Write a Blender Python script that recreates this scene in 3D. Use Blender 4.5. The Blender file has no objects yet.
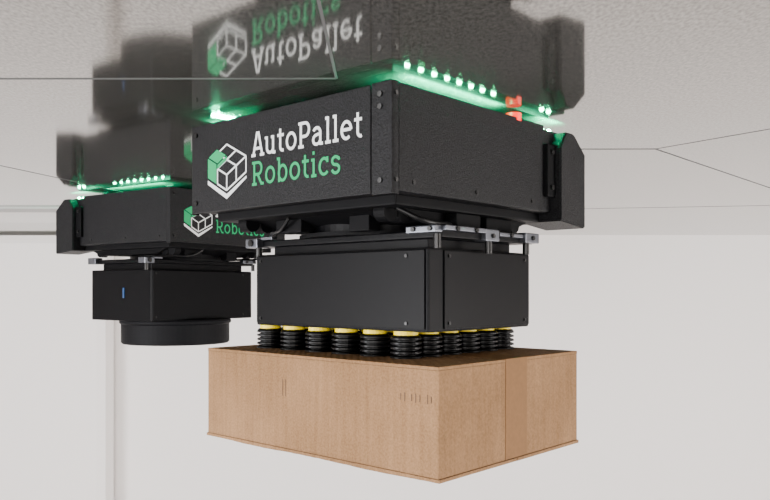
import bpy, bmesh, math, random
from mathutils import Vector, Matrix
random.seed(3)
CAM=2.121; CEIL=2.40

# ------------------------------------------------------------ materials
def new_mat(name):
    m=bpy.data.materials.new(name); m.use_nodes=True
    nt=m.node_tree; b=nt.nodes['Principled BSDF']
    return m,nt,b
def mat(name,col,rough=.5,metal=0,bump=0,bscale=300,var=0,emit=None,es=0,spec=.5,coat=0):
    m,nt,b=new_mat(name)
    b.inputs['Base Color'].default_value=(*col,1)
    b.inputs['Roughness'].default_value=rough
    b.inputs['Metallic'].default_value=metal
    b.inputs['Specular IOR Level'].default_value=spec
    b.inputs['Coat Weight'].default_value=coat
    if emit:
        b.inputs['Emission Color'].default_value=(*emit,1); b.inputs['Emission Strength'].default_value=es
    if bump or var:
        tc=nt.nodes.new('ShaderNodeTexCoord')
        n=nt.nodes.new('ShaderNodeTexNoise'); n.inputs['Scale'].default_value=bscale; n.inputs['Detail'].default_value=3
        nt.links.new(tc.outputs['Object'],n.inputs['Vector'])
        if bump:
            bp=nt.nodes.new('ShaderNodeBump'); bp.inputs['Strength'].default_value=bump; bp.inputs['Distance'].default_value=.001
            nt.links.new(n.outputs['Fac'],bp.inputs['Height']); nt.links.new(bp.outputs['Normal'],b.inputs['Normal'])
        if var:
            r=nt.nodes.new('ShaderNodeValToRGB')
            r.color_ramp.elements[0].position=.35; r.color_ramp.elements[1].position=.7
            r.color_ramp.elements[0].color=(*[c*(1-var) for c in col],1)
            r.color_ramp.elements[1].color=(*[min(1,c*(1+var)) for c in col],1)
            nt.links.new(n.outputs['Fac'],r.inputs['Fac']); nt.links.new(r.outputs['Color'],b.inputs['Base Color'])
    return m
M={}
M['powder']=mat('black_powder_coat',(.0065,.0065,.0075),.50,0,.9,400,.9,spec=.14)
M['satin']=mat('black_satin',(.0018,.0018,.0024),.38,0,.08,500,spec=.08)
M['matte']=mat('black_plastic',(.002,.002,.0025),.6,spec=.08)
M['rubber']=mat('black_rubber',(.003,.003,.0035),.36,spec=.22)
M['foam']=mat('black_foam',(.003,.003,.004),.6,0,.4,300,spec=.1)
M['steel']=mat('machined_aluminium',(.11,.115,.13),.35,.9,.1,200)
M['screw']=mat('black_oxide_screw',(.025,.025,.025),.28,.8)
M['yellow']=mat('yellow_ring',(.88,.66,.0),.45)
M['white']=mat('white_vinyl',(.66,.68,.68),.5,spec=.3)
M['green']=mat('green_vinyl',(.0,.29,.10),.5,spec=.2)
M['led']=mat('led_green',(.2,1,.6),.3,emit=(.04,1,.42),es=260)
M['red']=mat('red_button',(.7,.01,.0),.35,emit=(1,.012,.0),es=2.2)
M['blue']=mat('blue_indicator',(.01,.05,.15),.35,emit=(.01,.10,.4),es=.15)
M['wall']=mat('painted_wall',(.87,.83,.81),.85,0,.08,90)
M['floor']=mat('grey_floor',(.38,.37,.36),.55,0,.1,60,.08)
M['paint']=mat('painted_ceiling',(.40,.39,.38),.8,0,.1,90)
M['seam']=mat('dark_seam',(.10,.10,.10),.8,spec=.1)  # plain dark tone for the joints between ceiling sheets
M['tape']=mat('packing_tape',(.20,.105,.047),.65,0,.15,150,.06,spec=.08)
M['ink']=mat('print_mark',(.08,.045,.025),.8)

def steel_ceiling():
    m,nt,b=new_mat('galvanised_sheet')
    N=nt.nodes; Lk=nt.links
    tc=N.new('ShaderNodeTexCoord')
    mp=N.new('ShaderNodeMapping'); mp.inputs['Scale'].default_value=(1,.5,1)
    Lk.new(tc.outputs['Object'],mp.inputs['Vector'])
    n1=N.new('ShaderNodeTexNoise'); n1.inputs['Scale'].default_value=260; n1.inputs['Detail'].default_value=4
    n2=N.new('ShaderNodeTexNoise'); n2.inputs['Scale'].default_value=3; n2.inputs['Detail'].default_value=3
    Lk.new(mp.outputs['Vector'],n1.inputs['Vector']); Lk.new(tc.outputs['Object'],n2.inputs['Vector'])
    r=N.new('ShaderNodeValToRGB')
    r.color_ramp.elements[0].position=.3; r.color_ramp.elements[1].position=.72
    r.color_ramp.elements[0].color=(.11,.105,.096,1); r.color_ramp.elements[1].color=(.34,.325,.30,1)
    Lk.new(n1.outputs['Fac'],r.inputs['Fac']); Lk.new(r.outputs['Color'],b.inputs['Base Color'])
    mr=N.new('ShaderNodeMapRange'); mr.inputs['To Min'].default_value=.05; mr.inputs['To Max'].default_value=.10
    Lk.new(n2.outputs['Fac'],mr.inputs['Value']); Lk.new(mr.outputs['Result'],b.inputs['Roughness'])
    b.inputs['Metallic'].default_value=.84
    return m
M['sheet']=steel_ceiling()

def cardboard():
    m,nt,b=new_mat('corrugated_cardboard'); N=nt.nodes; Lk=nt.links
    tc=N.new('ShaderNodeTexCoord')
    mp=N.new('ShaderNodeMapping'); mp.inputs['Scale'].default_value=(50,50,2.5)
    Lk.new(tc.outputs['Object'],mp.inputs['Vector'])
    n=N.new('ShaderNodeTexNoise'); n.inputs['Scale'].default_value=3; n.inputs['Detail'].default_value=4
    Lk.new(mp.outputs['Vector'],n.inputs['Vector'])
    n2=N.new('ShaderNodeTexNoise'); n2.inputs['Scale'].default_value=330; n2.inputs['Detail'].default_value=3
    Lk.new(tc.outputs['Object'],n2.inputs['Vector'])
    n3=N.new('ShaderNodeTexNoise'); n3.inputs['Scale'].default_value=9; n3.inputs['Detail'].default_value=3
    Lk.new(tc.outputs['Object'],n3.inputs['Vector'])
    def mul(s,k):
        q=N.new('ShaderNodeMath'); q.operation='MULTIPLY'; q.inputs[1].default_value=k; Lk.new(s,q.inputs[0]); return q.outputs[0]
    def add(a,c):
        q=N.new('ShaderNodeMath'); q.operation='ADD'; Lk.new(a,q.inputs[0]); Lk.new(c,q.inputs[1]); return q.outputs[0]
    s=add(add(mul(n.outputs['Fac'],.22),mul(n2.outputs['Fac'],.48)),mul(n3.outputs['Fac'],.30))
    r=N.new('ShaderNodeValToRGB')
    r.color_ramp.elements[0].position=.32; r.color_ramp.elements[1].position=.68
    r.color_ramp.elements[0].color=(.155,.082,.036,1); r.color_ramp.elements[1].color=(.31,.178,.09,1)
    Lk.new(s,r.inputs['Fac']); Lk.new(r.outputs['Color'],b.inputs['Base Color'])
    b.inputs['Roughness'].default_value=.85; b.inputs['Specular IOR Level'].default_value=.15
    wv=N.new('ShaderNodeTexWave'); wv.inputs['Scale'].default_value=32; wv.bands_direction='DIAGONAL'
    mp2=N.new('ShaderNodeMapping'); mp2.inputs['Scale'].default_value=(1.4,1.4,0)
    Lk.new(tc.outputs['Object'],mp2.inputs['Vector']); Lk.new(mp2.outputs['Vector'],wv.inputs['Vector'])
    h=add(mul(wv.outputs['Fac'],.6),mul(n3.outputs['Fac'],14))
    bp=N.new('ShaderNodeBump'); bp.inputs['Strength'].default_value=.7; bp.inputs['Distance'].default_value=.0013
    Lk.new(h,bp.inputs['Height']); Lk.new(bp.outputs['Normal'],b.inputs['Normal'])
    return m
M['card']=cardboard()
M['cardedge']=mat('worn_cardboard_edge',(.10,.05,.022),.9,0,.6,120,.35,spec=.2)

# ------------------------------------------------------------ mesh helpers
def obj(name,bm,m,parent=None,smooth=False):
    me=bpy.data.meshes.new(name); bm.to_mesh(me); bm.free()
    o=bpy.data.objects.new(name,me); bpy.context.collection.objects.link(o)
    me.materials.append(M[m])
    if smooth:
        for p in me.polygons: p.use_smooth=True
    if parent: o.parent=parent
    return o
def bm_box(bm,x0,x1,y0,y1,z0,z1,bev=0):
    r=bmesh.ops.create_cube(bm,size=1,matrix=Matrix.Translation(((x0+x1)/2,(y0+y1)/2,(z0+z1)/2))@Matrix.Diagonal((x1-x0,y1-y0,z1-z0,1)))
    if bev:
        vs=set(r['verts']); es=[e for e in bm.edges if e.verts[0] in vs and e.verts[1] in vs]
        bmesh.ops.bevel(bm,geom=es,offset=bev,segments=2,profile=.6,affect='EDGES')
def box(name,b,m,parent=None,bev=0):
    bm=bmesh.new(); bm_box(bm,*b,bev); return obj(name,bm,m,parent)
def bm_cyl(bm,c,r,h,axis='Z',seg=32,r2=None):
    R={'Z':Matrix(),'X':Matrix.Rotation(math.pi/2,4,'Y'),'Y':Matrix.Rotation(math.pi/2,4,'X')}[axis]
    bmesh.ops.create_cone(bm,cap_ends=True,segments=seg,radius1=r,radius2=r if r2 is None else r2,depth=h,matrix=Matrix.Translation(c)@R)
def cyl(name,c,r,h,m,parent=None,axis='Z',seg=32):
    bm=bmesh.new(); bm_cyl(bm,c,r,h,axis,seg); return obj(name,bm,m,parent)
def bm_prism(bm,pts,axis,a,b):
    def P(p,t):
        return {'X':(t,p[0],p[1]),'Y':(p[0],t,p[1]),'Z':(p[0],p[1],t)}[axis]
    v0=[bm.verts.new(P(p,a)) for p in pts]; v1=[bm.verts.new(P(p,b)) for p in pts]
    bm.faces.new(v0); bm.faces.new(v1[::-1])
    n=len(pts)
    for i in range(n): bm.faces.new((v0[i],v1[i],v1[(i+1)%n],v0[(i+1)%n]))
    bmesh.ops.recalc_face_normals(bm,faces=bm.faces[:])
def lathe(bm,prof,cx,cy,seg=28):
    rings=[]
    for r,z in prof:
        rings.append([bm.verts.new((cx+r*math.cos(2*math.pi*k/seg),cy+r*math.sin(2*math.pi*k/seg),z)) for k in range(seg)])
    for a,b in zip(rings,rings[1:]):
        for k in range(seg): bm.faces.new((a[k],a[(k+1)%seg],b[(k+1)%seg],b[k]))
    bm.faces.new(rings[0][::-1]); bm.faces.new(rings[-1])
def cable(name,pts,r,m,parent):
    cu=bpy.data.curves.new(name,'CURVE'); cu.dimensions='3D'; cu.bevel_depth=r; cu.bevel_resolution=3
    s=cu.splines.new('BEZIER'); s.bezier_points.add(len(pts)-1)
    for p,q in zip(s.bezier_points,pts):
        p.co=q; p.handle_left_type=p.handle_right_type='AUTO'
    cu.materials.append(M[m])
    o=bpy.data.objects.new(name,cu); bpy.context.collection.objects.link(o); o.parent=parent; return o

# ------------------------------------------------------------ slab lettering (strokes)
W=.118
def arc(cx,cy,rx,ry,a0,a1,n=16):
    return [(cx+rx*math.cos(math.radians(a0+(a1-a0)*i/n)),cy+ry*math.sin(math.radians(a0+(a1-a0)*i/n))) for i in range(n+1)]
G={
'A':(.76,[[(.09,.0),(.345,1)],[(.415,1),(.67,.0)],[(.17,.32),(.59,.32)],[(-.02,.05),(.24,.05)],[(.52,.05),(.78,.05)]]),
'u':(.68,[[(.13,.72)]+[(.13,.3)]+arc(.32,.26,.19,.2,180,300,10)+[(.5,.18)],[(.5,.72),(.5,0)],[(.0,.67),(.13,.67)],[(.38,.67),(.5,.67)],[(.5,.05),(.64,.05)]]),
't':(.44,[[(.19,.92),(.19,.24)]+arc(.34,.22,.15,.16,180,290,8),[(.02,.67),(.40,.67)]]),
'o':(.66,[arc(.33,.36,.245,.305,0,360,28)]),
'P':(.70,[[(.16,0),(.16,1)],[(.02,.945),(.40,.945)]+arc(.40,.69,.215,.255,90,-90,14)+[(.16,.435)],[(.02,.05),(.32,.05)]]),
'a':(.64,[arc(.28,.47,.19,.195,155,0,12)+[(.47,.0)],[(.47,.42),(.28,.41)]+arc(.27,.22,.185,.175,90,270,12)+[(.38,.07),(.47,.17)],[(.47,.05),(.61,.05)]]),
'l':(.34,[[(.17,0),(.17,1)],[(.03,.95),(.17,.95)],[(.03,.05),(.32,.05)]]),
'e':(.63,[[(.09,.38),(.55,.38)],arc(.32,.36,.235,.305,0,310,24)]),
'R':(.76,[[(.16,0),(.16,1)],[(.02,.945),(.40,.945)]+arc(.40,.70,.215,.245,90,-90,14)+[(.16,.455)],[(.37,.455),(.62,.03)],[(.56,.05),(.76,.05)],[(.02,.05),(.32,.05)]]),
'b':(.68,[[(.15,0),(.15,1)],[(.02,.95),(.15,.95)],arc(.36,.36,.225,.305,0,360,26)]),
'i':(.34,[[(.17,0),(.17,.72)],[(.03,.67),(.17,.67)],[(.03,.05),(.32,.05)],[(.16,.87),(.16,1.0)]]),
'c':(.60,[arc(.33,.36,.24,.305,45,320,22),[(.50,.72),(.50,.50)]]),
's':(.56,[[(.46,.52),(.44,.60)]+arc(.27,.51,.17,.15,40,250,12)+arc(.28,.20,.18,.155,70,-150,12)+[(.09,.18)]]),
}
def ribbon(bm,pts,w,fn):
    n=len(pts); V=[Vector(p) for p in pts]
    closed=(V[0]-V[-1]).length<1e-6
    A=[];B=[]
    for i in range(n):
        if closed: d=V[(i+1)%(n-1)]-V[(i-1)%(n-1)]
        elif i==0: d=V[1]-V[0]
        elif i==n-1: d=V[-1]-V[-2]
        else: d=(V[i+1]-V[i]).normalized()+(V[i]-V[i-1]).normalized()
        if d.length<1e-9: d=Vector((1,0))
        d.normalize(); nn=Vector((-d.y,d.x))*w/2
        A.append(bm.verts.new(fn(V[i]+nn))); B.append(bm.verts.new(fn(V[i]-nn)))
    for i in range(n-1):
        try: bm.faces.new((A[i],A[i+1],B[i+1],B[i]))
        except ValueError: pass
def lettering(name,s,x0,z0,h,y,m,parent,track=.06,total=None):
    adv=sum(G[c][0]+track for c in s)-track
    sx=h if total is None else total/adv
    bm=bmesh.new(); x=0;k=0
    for c in s:
        for st in G[c][1]:
            k+=1; yy=y-.00002*(k%7)
            ribbon(bm,st,W,lambda p,x=x,yy=yy:(x0+(x+p.x)*sx,yy,z0+p.y*h))
        x+=G[c][0]+track
    return obj(name,bm,m,parent)

# ------------------------------------------------------------ the ceiling robot
XH,YH=.217,.232
def build_robot(cx,cy,ang,kind):
    root=bpy.data.objects.new('palletizing_robot',None); bpy.context.collection.objects.link(root)
    root.location=(cx,cy,CAM); root.rotation_euler=(0,0,ang)
    zb,zt=.126,.264
    bm=bmesh.new(); bm_box(bm,-XH+.004,XH,-YH+.004,YH-.06,zb,zt-.004,.004)
    obj('chassis',bm,'powder',root)
    box('front_fascia',(-XH-.001,XH-.036,-YH-.001,-YH+.004,zb-.002,zt+.001),'powder',root,.0015)
    box('front_corner_bracket',(XH-.034,XH+.0015,-YH-.0015,-YH+.0045,zb-.004,zt+.002),'powder',root,.0012)
    for sx in (1,-1):
        x0,x1=sorted((sx*(XH-.002),sx*(XH+.0015)))
        box('side_corner_bracket',(x0,x1,-YH-.001,-YH+.012,zb-.004,zt+.002),'powder',root,.001)
        x0,x1=sorted((sx*(XH-.003),sx*(XH+.001)))
        box('side_cover',(x0,x1,-YH+.013,.135,zb+.002,zt+.001),'powder',root,.001)
        bm=bmesh.new()
        x0,x1=sorted((sx*.16,sx*.236))
        bm_prism(bm,[(.158,.112),(.158,.232),(.176,.258),(.202,.258),(.240,.228),(.240,.104)],'X',x0,x1)
        bmesh.ops.bevel(bm,geom=bm.edges[:],offset=.002,segments=2,affect='EDGES')
        obj('rear_bumper',bm,'powder',root)
        box('bumper_joint',tuple(sorted((sx*.20,sx*.226)))+(.135,.160,.15,.235),'matte',root,.002)
        bm=bmesh.new()
        for yy,zz in ((.147,.222),(.147,.165)):
            bm_cyl(bm,(sx*.227,yy,zz),.004,.004,'X',16)
        obj('bumper_screws',bm,'screw',root)
    box('rear_panel',(-.2,.2,.165,.236,.116,.256),'powder',root,.003)
    bm=bmesh.new()
    for xx in (XH-.018,-XH+.012):
        for zz in (zt-.014,zt-.030 if xx>0 else zt-.014,zb+.014): bm_cyl(bm,(xx,-YH-.002,zz),.0036,.003,'Y',16)
    for zz in (zt-.014,zb+.014): bm_cyl(bm,(XH+.002,-YH+.0065,zz),.0030,.003,'X',16)
    for yy in (-.19,-.05,.10):
        bm_cyl(bm,(XH+.0015,yy,zb+.014),.003,.002,'X',16); bm_cyl(bm,(-XH-.0015,yy,zb+.014),.003,.002,'X',16)
    obj('rivets',bm,'screw',root)
    box('top_deck',(-.19,.19,-.20,.20,zt-.006,zt+.006),'matte',root,.002)
    bm=bmesh.new()
    for sx in (-1,1):
        for sy in (-1,1): bm_cyl(bm,(sx*.13,sy*.14,.279-.03),.03,.024,'X',28)
    obj('drive_wheels',bm,'rubber',root)
    for sx in (1,-1):
        x0,x1=sorted((sx*(XH-.022),sx*(XH-.006)))
        box('led_carrier',(x0,x1,-.20,.19,zt-.006,zt-.003),'matte',root)
        bm=bmesh.new()
        ys=[-.188+.0285*i for i in range(8)]+[.150,.172]
        for y in ys:
            bmesh.ops.create_uvsphere(bm,u_segments=12,v_segments=8,radius=.0036,matrix=Matrix.Translation((sx*(XH-.012),y,zt-.0015)))
        obj('led_diodes',bm,'led',root,True)
        for (yc,ln,e) in ((-.088,.22,6.0),(.165,.06,2.2)):
            L=bpy.data.lights.new('led_glow','AREA'); L.shape='RECTANGLE'; L.size=.006; L.size_y=ln; L.color=(.0,1,.42); L.energy=e
            lo=bpy.data.objects.new('led_glow',L); bpy.context.collection.objects.link(lo); lo.parent=root
            lo.location=(sx*(XH-.004),yc,zt+.003); lo.rotation_euler=(math.pi,sx*-1.0,0)
    cyl('stop_button',(XH-.009,.062,zt+.003),.012,.012,'red',root)
    yf=-YH-.0016
    lettering('lettering_white','AutoPallet',-.062,.199,.0365,yf,'white',root,total=.230)
    lettering('lettering_green','Robotics',-.062,.156,.0355,yf,'green',root,total=.190)
    cxl,cz=-.124,.192
    u=Vector((.0240,-.0118)); v=Vector((-.0240,-.0118)); w=Vector((0,.024))
    O=Vector((cxl,cz+.034))
    def P(a,b,c): return O+u*a+v*b-w*c
    def line(bm,a,b,wd=.0028,dy=0):
        ribbon(bm,[P(*a),P(*b)],wd,lambda p:(p.x,yf-dy,p.y))
    bm=bmesh.new()
    for a,b in [((0,0,0),(2,0,0)),((0,0,0),(0,1,0)),((1,0,0),(1,2,0)),((0,1,0),(2,1,0)),((2,0,0),(2,2,0)),((1,2,0),(2,2,0)),
                ((2,0,0),(2,0,1)),((2,1,0),(2,1,1)),((2,2,0),(2,2,1)),((1,2,0),(1,2,1)),((2,0,1),(2,2,1)),((2,2,1),(1,2,1))]:
        line(bm,a,b)
    def poly(bm,pts,dy=0):
        bm.faces.new([bm.verts.new((P(*p).x,yf-dy,P(*p).y)) for p in pts])
    poly(bm,[(0,2.05,1.15),(2.05,2.05,1.2),(2.05,2.05,1.52),(0,2.05,1.42)])
    poly(bm,[(2.05,2.05,1.2),(2.05,0,1.2),(2.05,0,1.36),(2.05,2.05,1.52)],.00002)
    obj('emblem_white',bm,'white',root)
    bm=bmesh.new()
    e=.05; r=-.3
    poly(bm,[(0,1+e,r),(1-e,1+e,r),(1-e,2-e,r),(0,2-e,r)],.0001)
    poly(bm,[(0,2+e,r),(1-e,2+e,r),(1-e,2+e,.98),(0,2+e,.98)],.0001)
    poly(bm,[(1+e,2+e,r),(1+e,1+e,r),(1+e,1+e,-.02),(1+e,2+e,-.02)],.0001)
    obj('emblem_green',bm,'green',root)
    # ---- underside mechanism
    box('under_tray',(-.195,.195,-.20,.17,.112,.128),'matte',root,.003)
    bm=bmesh.new(); bm_prism(bm,[(-.16,.112),(.16,.112),(.12,.098),(-.12,.098)],'X',-.17,.17); obj('drip_pan',bm,'matte',root)
    cyl('slew_ring',(0,0,.094),.13,.016,'satin',root,seg=64)
    cyl('slew_ring_flange',(0,0,.0855),.145,.006,'matte',root,seg=64)
    box('cross_plate',(-.205,.205,-.115,.125,.0735,.084),'satin',root,.002)
    box('mount_plate',(-.17,.17,-.10,.11,.0545,.0745),'satin',root,.002)
    bm=bmesh.new()
    bm_box(bm,.150,.205,-.128,-.110,.080,.090,.002)
    bm_box(bm,.200,.214,-.115,-.02,.083,.090,.0015)
    bm_box(bm,.190,.214,-.02,.015,.072,.090,.002)
    bm_box(bm,.200,.212,.02,.085,.081,.087,.0015)
    bm_box(bm,.190,.216,.085,.125,.074,.090,.002)
    bm_box(bm,-.214,-.182,-.128,-.100,.072,.088,.002)
    bm_box(bm,-.180,-.150,-.122,-.112,.085,.090,.001)
    bm_box(bm,-.214,-.190,.085,.12,.072,.090,.002)
    obj('aluminium_clamps',bm,'steel',root)
    bm=bmesh.new()
    for p in ((.165,-.129,.085),(.195,-.129,.085)): bm_cyl(bm,p,.0035,.003,'Y',14)
    for p in ((.215,-.09,.086),(.215,-.045,.086),(.215,-.003,.080),(.213,.05,.084),(.217,.105,.082)): bm_cyl(bm,p,.0035,.003,'X',14)
    bm_cyl(bm,(-.198,-.129,.080),.006,.003,'Y',14)
    obj('clamp_bolts',bm,'screw',root)
    bm=bmesh.new()
    for p in ((.200,-.118,.068),(.204,.0,.064),(.204,.104,.066),(-.196,-.112,.064)): bm_cyl(bm,p,.0055,.02,'Z',16)
    obj('guide_pins',bm,'screw',root)
    bm=bmesh.new()
    for sx in (-1,1):
        for yy in (-.17,-.14,.14):
            bm_cyl(bm,(sx*.15,yy,.108),.014,.02,'X',20)
    bm_box(bm,.06,.10,-.15,-.125,.086,.112,.002); bm_box(bm,-.10,-.04,-.155,-.125,.09,.112,.002)
    bm_box(bm,.15,.19,-.06,.0,.092,.112,.002); bm_box(bm,.14,.18,.03,.1,.092,.112,.002)
    obj('rollers_and_stops',bm,'matte',root)
    cable('air_hose',[(.17,-.17,.112),(.195,-.14,.095),(.19,-.08,.094),(.15,-.02,.09)],.0035,'rubber',root)
    cable('signal_cable',[(-.05,-.17,.112),(-.08,-.16,.096),(-.14,-.13,.094),(-.18,-.10,.088)],.003,'rubber',root)
    # ---- gripper pod
    pz0=-.0596 if kind==0 else -.085
    pz1=.0596 if kind==0 else .056
    box('vacuum_pod',(-.189,.189,-.123,.137,pz0,pz1),'satin',root,.003)
    box('pod_front_cover',(-.186,.183,-.1255,-.1225,pz0+.004,pz1-.003),'satin',root,.001)
    box('pod_side_cover',(.1885,.1915,-.090,.134,pz0+.004,pz1-.003),'satin',root,.001)
    bm=bmesh.new()
    for zz in (pz0+.012,pz1-.011):
        bm_cyl(bm,(.1925,-.08,zz),.0025,.002,'X',14); bm_cyl(bm,(.1925,.12,zz),.0025,.002,'X',14)
        bm_cyl(bm,(.15,-.1262,zz),.0025,.002,'Y',14); bm_cyl(bm,(-.175,-.1262,zz),.0025,.002,'Y',14)
    obj('pod_screws',bm,'screw',root)
    if kind==0:
        by=bmesh.new(); bb=bmesh.new()
        for i in range(6):
            for j in range(6):
                x=.130-.0612*i; y=-.103+.0490*j
                bm_cyl(by,(x,y,-.0625),.0180,.0058,'Z',24)
                pr=[(.010,-.0605),(.0180,-.0655),(.0205,-.0662),(.0228,-.0690)]
                z=-.0695
                for k in range(4):
                    pr+=[(.0230,z),(.0232,z-.0020),(.0172,z-.0037),(.0172,z-.0045),(.0230,z-.0062)]
                    z-=.0068
                pr+=[(.0235,-.0972),(.0235,-.0986),(.012,-.0986)]
                pr=[(r_,max(zz,-.0986)) for r_,zz in pr]
                lathe(bb,pr,x,y)
        obj('suction_cup_rings',by,'yellow',root)
        obj('suction_cups',bb,'rubber',root)
    else:
        bm=bmesh.new()
        lathe(bm,[(.157,pz0+.001),(.160,pz0-.004),(.160,pz0-.010),(.155,pz0-.014),(.155,pz0-.066),(.151,pz0-.070)][::-1],0,0,72)
        obj('foam_pad_gripper',bm,'foam',root)
        box('status_light',(-.1905,-.1885,-.01,-.004,-.022,.006),'blue',root)
    return root
angA=math.atan2(-.670,.742)
r1=build_robot(.003,1.302,angA,0)
angB=math.radians(55.5)
r2=build_robot(-.618,2.31,angB,1)

# ------------------------------------------------------------ cardboard box
bx=bpy.data.objects.new('cardboard_box',None); bpy.context.collection.objects.link(bx)
bx.location=(.0048,1.302,CAM); bx.rotation_euler=(0,0,angA)
zt,zb=-.0988,-.2484
X,Y=.25,.1815
bm=bmesh.new(); bm_box(bm,-X,X,-Y,Y,zb+.003,zt-.003,.0012); obj('carton_body',bm,'card',bx)
bm=bmesh.new()
bm_box(bm,-X-.0003,X+.0003,-Y-.0003,-.001,zt-.0045,zt,.0012)
bm_box(bm,-X-.0003,X+.0003,.001,Y+.0003,zt-.0045,zt,.0012)
obj('top_flaps',bm,'card',bx)
bm=bmesh.new()
def wavy(y0,y1,outer):
    n=60; top=[];bot=[]
    for i in range(n+1):
        x=-X-.002+(2*X+.004)*i/n
        d=.0008*math.sin(i*.35)+random.uniform(-.0003,.0003)
        zz=zb+.0007*math.sin(i*.22+1)+random.uniform(-.0002,.0002)
        yo=outer+d*.5
        a=(y0 if outer>0 else yo); c=(yo if outer>0 else y1)
        top.append((bm.verts.new((x,a,zb+.005)),bm.verts.new((x,c,zb+.005))))
        bot.append((bm.verts.new((x,a,zz)),bm.verts.new((x,c,zz))))
    for i in range(n):
        for q in ((top[i][0],top[i+1][0],top[i+1][1],top[i][1]),(bot[i][0],bot[i][1],bot[i+1][1],bot[i+1][0]),
                  (top[i][0],bot[i][0],bot[i+1][0],top[i+1][0]),(top[i][1],top[i+1][1],bot[i+1][1],bot[i][1])): bm.faces.new(q)
    for i in (0,n): bm.faces.new((top[i][0],top[i][1],bot[i][1],bot[i][0]))
wavy(-Y,-.001,-Y-.0012); wavy(.001,Y,Y+.0012)
bmesh.ops.recalc_face_normals(bm,faces=bm.faces[:])
obj('bottom_flaps',bm,'card',bx)
bm=bmesh.new()
bm_box(bm,-X-.0012,X+.0012,-Y-.0012,-Y+.001,zb+.0048,zb+.0054)
bm_box(bm,X-.001,X+.0012,-Y,Y,zb+.0048,zb+.0054)
bm_box(bm,-X,X,-Y-.0004,-Y+.001,zt-.0050,zt-.0045)
bm_box(bm,X-.001,X+.0004,-Y,Y,zt-.0050,zt-.0045)
obj('worn_creases',bm,'cardedge',bx)
bm=bmesh.new()
bm_box(bm,-X-.001,X+.001,-.028,.028,zt-.0002,zt+.0003)
bm_box(bm,X,X+.0009,-.028,.028,zb+.006,zt+.0003)
bm_box(bm,-X-.0009,-X,-.028,.028,zb+.006,zt+.0003)
obj('packing_tape',bm,'tape',bx)
bm=bmesh.new()
def tick(x,z,h,w=.0010): bm_box(bm,x-w/2,x+w/2,-Y-.0006,-Y-.0001,z-h/2,z+h/2)
for i,x in enumerate([.186,.193,.205,.212,.219,.232,.238]): tick(x,-.142,.012 if i%2 else .009)
for x in (-.055,-.048): tick(x,-.150,.026,.0007)
obj('print_marks',bm,'ink',bx)

# ------------------------------------------------------------ room shell
YB=3.96; XL,XR=-3.2,3.4; YF=-2.6
box('floor',(XL-.1,XR+.1,YF-.1,YB+.1,-.1,0),'floor')
box('wall_back',(XL-.1,XR+.1,YB,YB+.1,0,CEIL+.1),'wall')
box('wall_left',(XL-.1,XL,YF,YB,0,CEIL+.1),'wall')
box('wall_right',(XR,XR+.1,YF,YB,0,CEIL+.1),'wall')
box('wall_front',(XL-.1,XR+.1,YF-.1,YF,0,CEIL+.1),'wall')
box('wall_shade_step',(XL,-1.36,YB-.14,YB,0,CEIL),'wall',None,.05)  # step added to the back wall for a soft vertical band of shade
box('ceiling',(XL,XR,YF,YB,CEIL,CEIL+.1),'sheet')
c=bpy.data.objects['ceiling']
def seam(n,p,q,w=.004):
    bm=bmesh.new(); d=(Vector(q)-Vector(p)).normalized(); nn=Vector((-d.y,d.x))*w/2
    P,Q=Vector(p),Vector(q)
    bm_prism(bm,[tuple(P+nn),tuple(P-nn),tuple(Q-nn),tuple(Q+nn)],'Z',CEIL-.0004,CEIL+.0002)
    o=obj(n,bm,'seam'); o.parent=c
seam('sheet_seam_1',(-.064,-2.5),(-.064,1.03),.0035)
seam('sheet_seam_2',(-3.2,1.04),(-.064,1.03),.006)
seam('sheet_seam_3',(.0,1.55),(.535,1.545),.007)
seam('sheet_seam_4',(.535,1.545),(1.6,.0),.003)
seam('sheet_seam_5',(.535,1.545),(1.9,3.1),.004)
seam('sheet_seam_6',(-.9,1.6),(-.55,3.0),.004)
seam('sheet_seam_7',(.3,2.75),(3.4,2.2),.006)
box('trim_1',(XL,-.9,2.62,2.75,CEIL-.006,CEIL),'paint')

# ------------------------------------------------------------ lights
def area(name,loc,target,sx,sy,e,col=(1,1,1)):
    L=bpy.data.lights.new(name,'AREA'); L.shape='RECTANGLE'; L.size=sx; L.size_y=sy; L.energy=e; L.color=col
    o=bpy.data.objects.new(name,L); bpy.context.collection.objects.link(o); o.location=loc
    o.rotation_euler=(Vector(target)-Vector(loc)).to_track_quat('-Z','Y').to_euler()
area('added_fill_left',(-3.1,.6,1.4),(0,1.9,1.6),2.6,1.8,320,(.98,.98,1))  # unseen lamp added on the left to light the closed room
area('added_fill_behind',(-.4,-2.5,1.5),(0,1.5,1.9),3.4,1.8,180,(1,.97,.94))  # added lamp behind the camera, no window modelled there
area('added_fill_right',(3.3,1.2,1.3),(0,2.3,1.6),2.4,1.8,230,(1,.96,.93))  # added fill from the right, out of view
w=bpy.data.worlds.new('room_ambient'); bpy.context.scene.world=w; w.use_nodes=True
w.node_tree.nodes['Background'].inputs[0].default_value=(.8,.8,.8,1)
w.node_tree.nodes['Background'].inputs[1].default_value=.5

# ------------------------------------------------------------ camera
cd=bpy.data.cameras.new('camera'); cam=bpy.data.objects.new('camera',cd); bpy.context.collection.objects.link(cam)
cam.location=(0,0,CAM); cam.rotation_euler=(math.pi/2,0,0)
cd.sensor_width=36; cd.lens=36*781/770; cd.shift_y=40/770; cd.clip_start=.02
bpy.context.scene.camera=cam
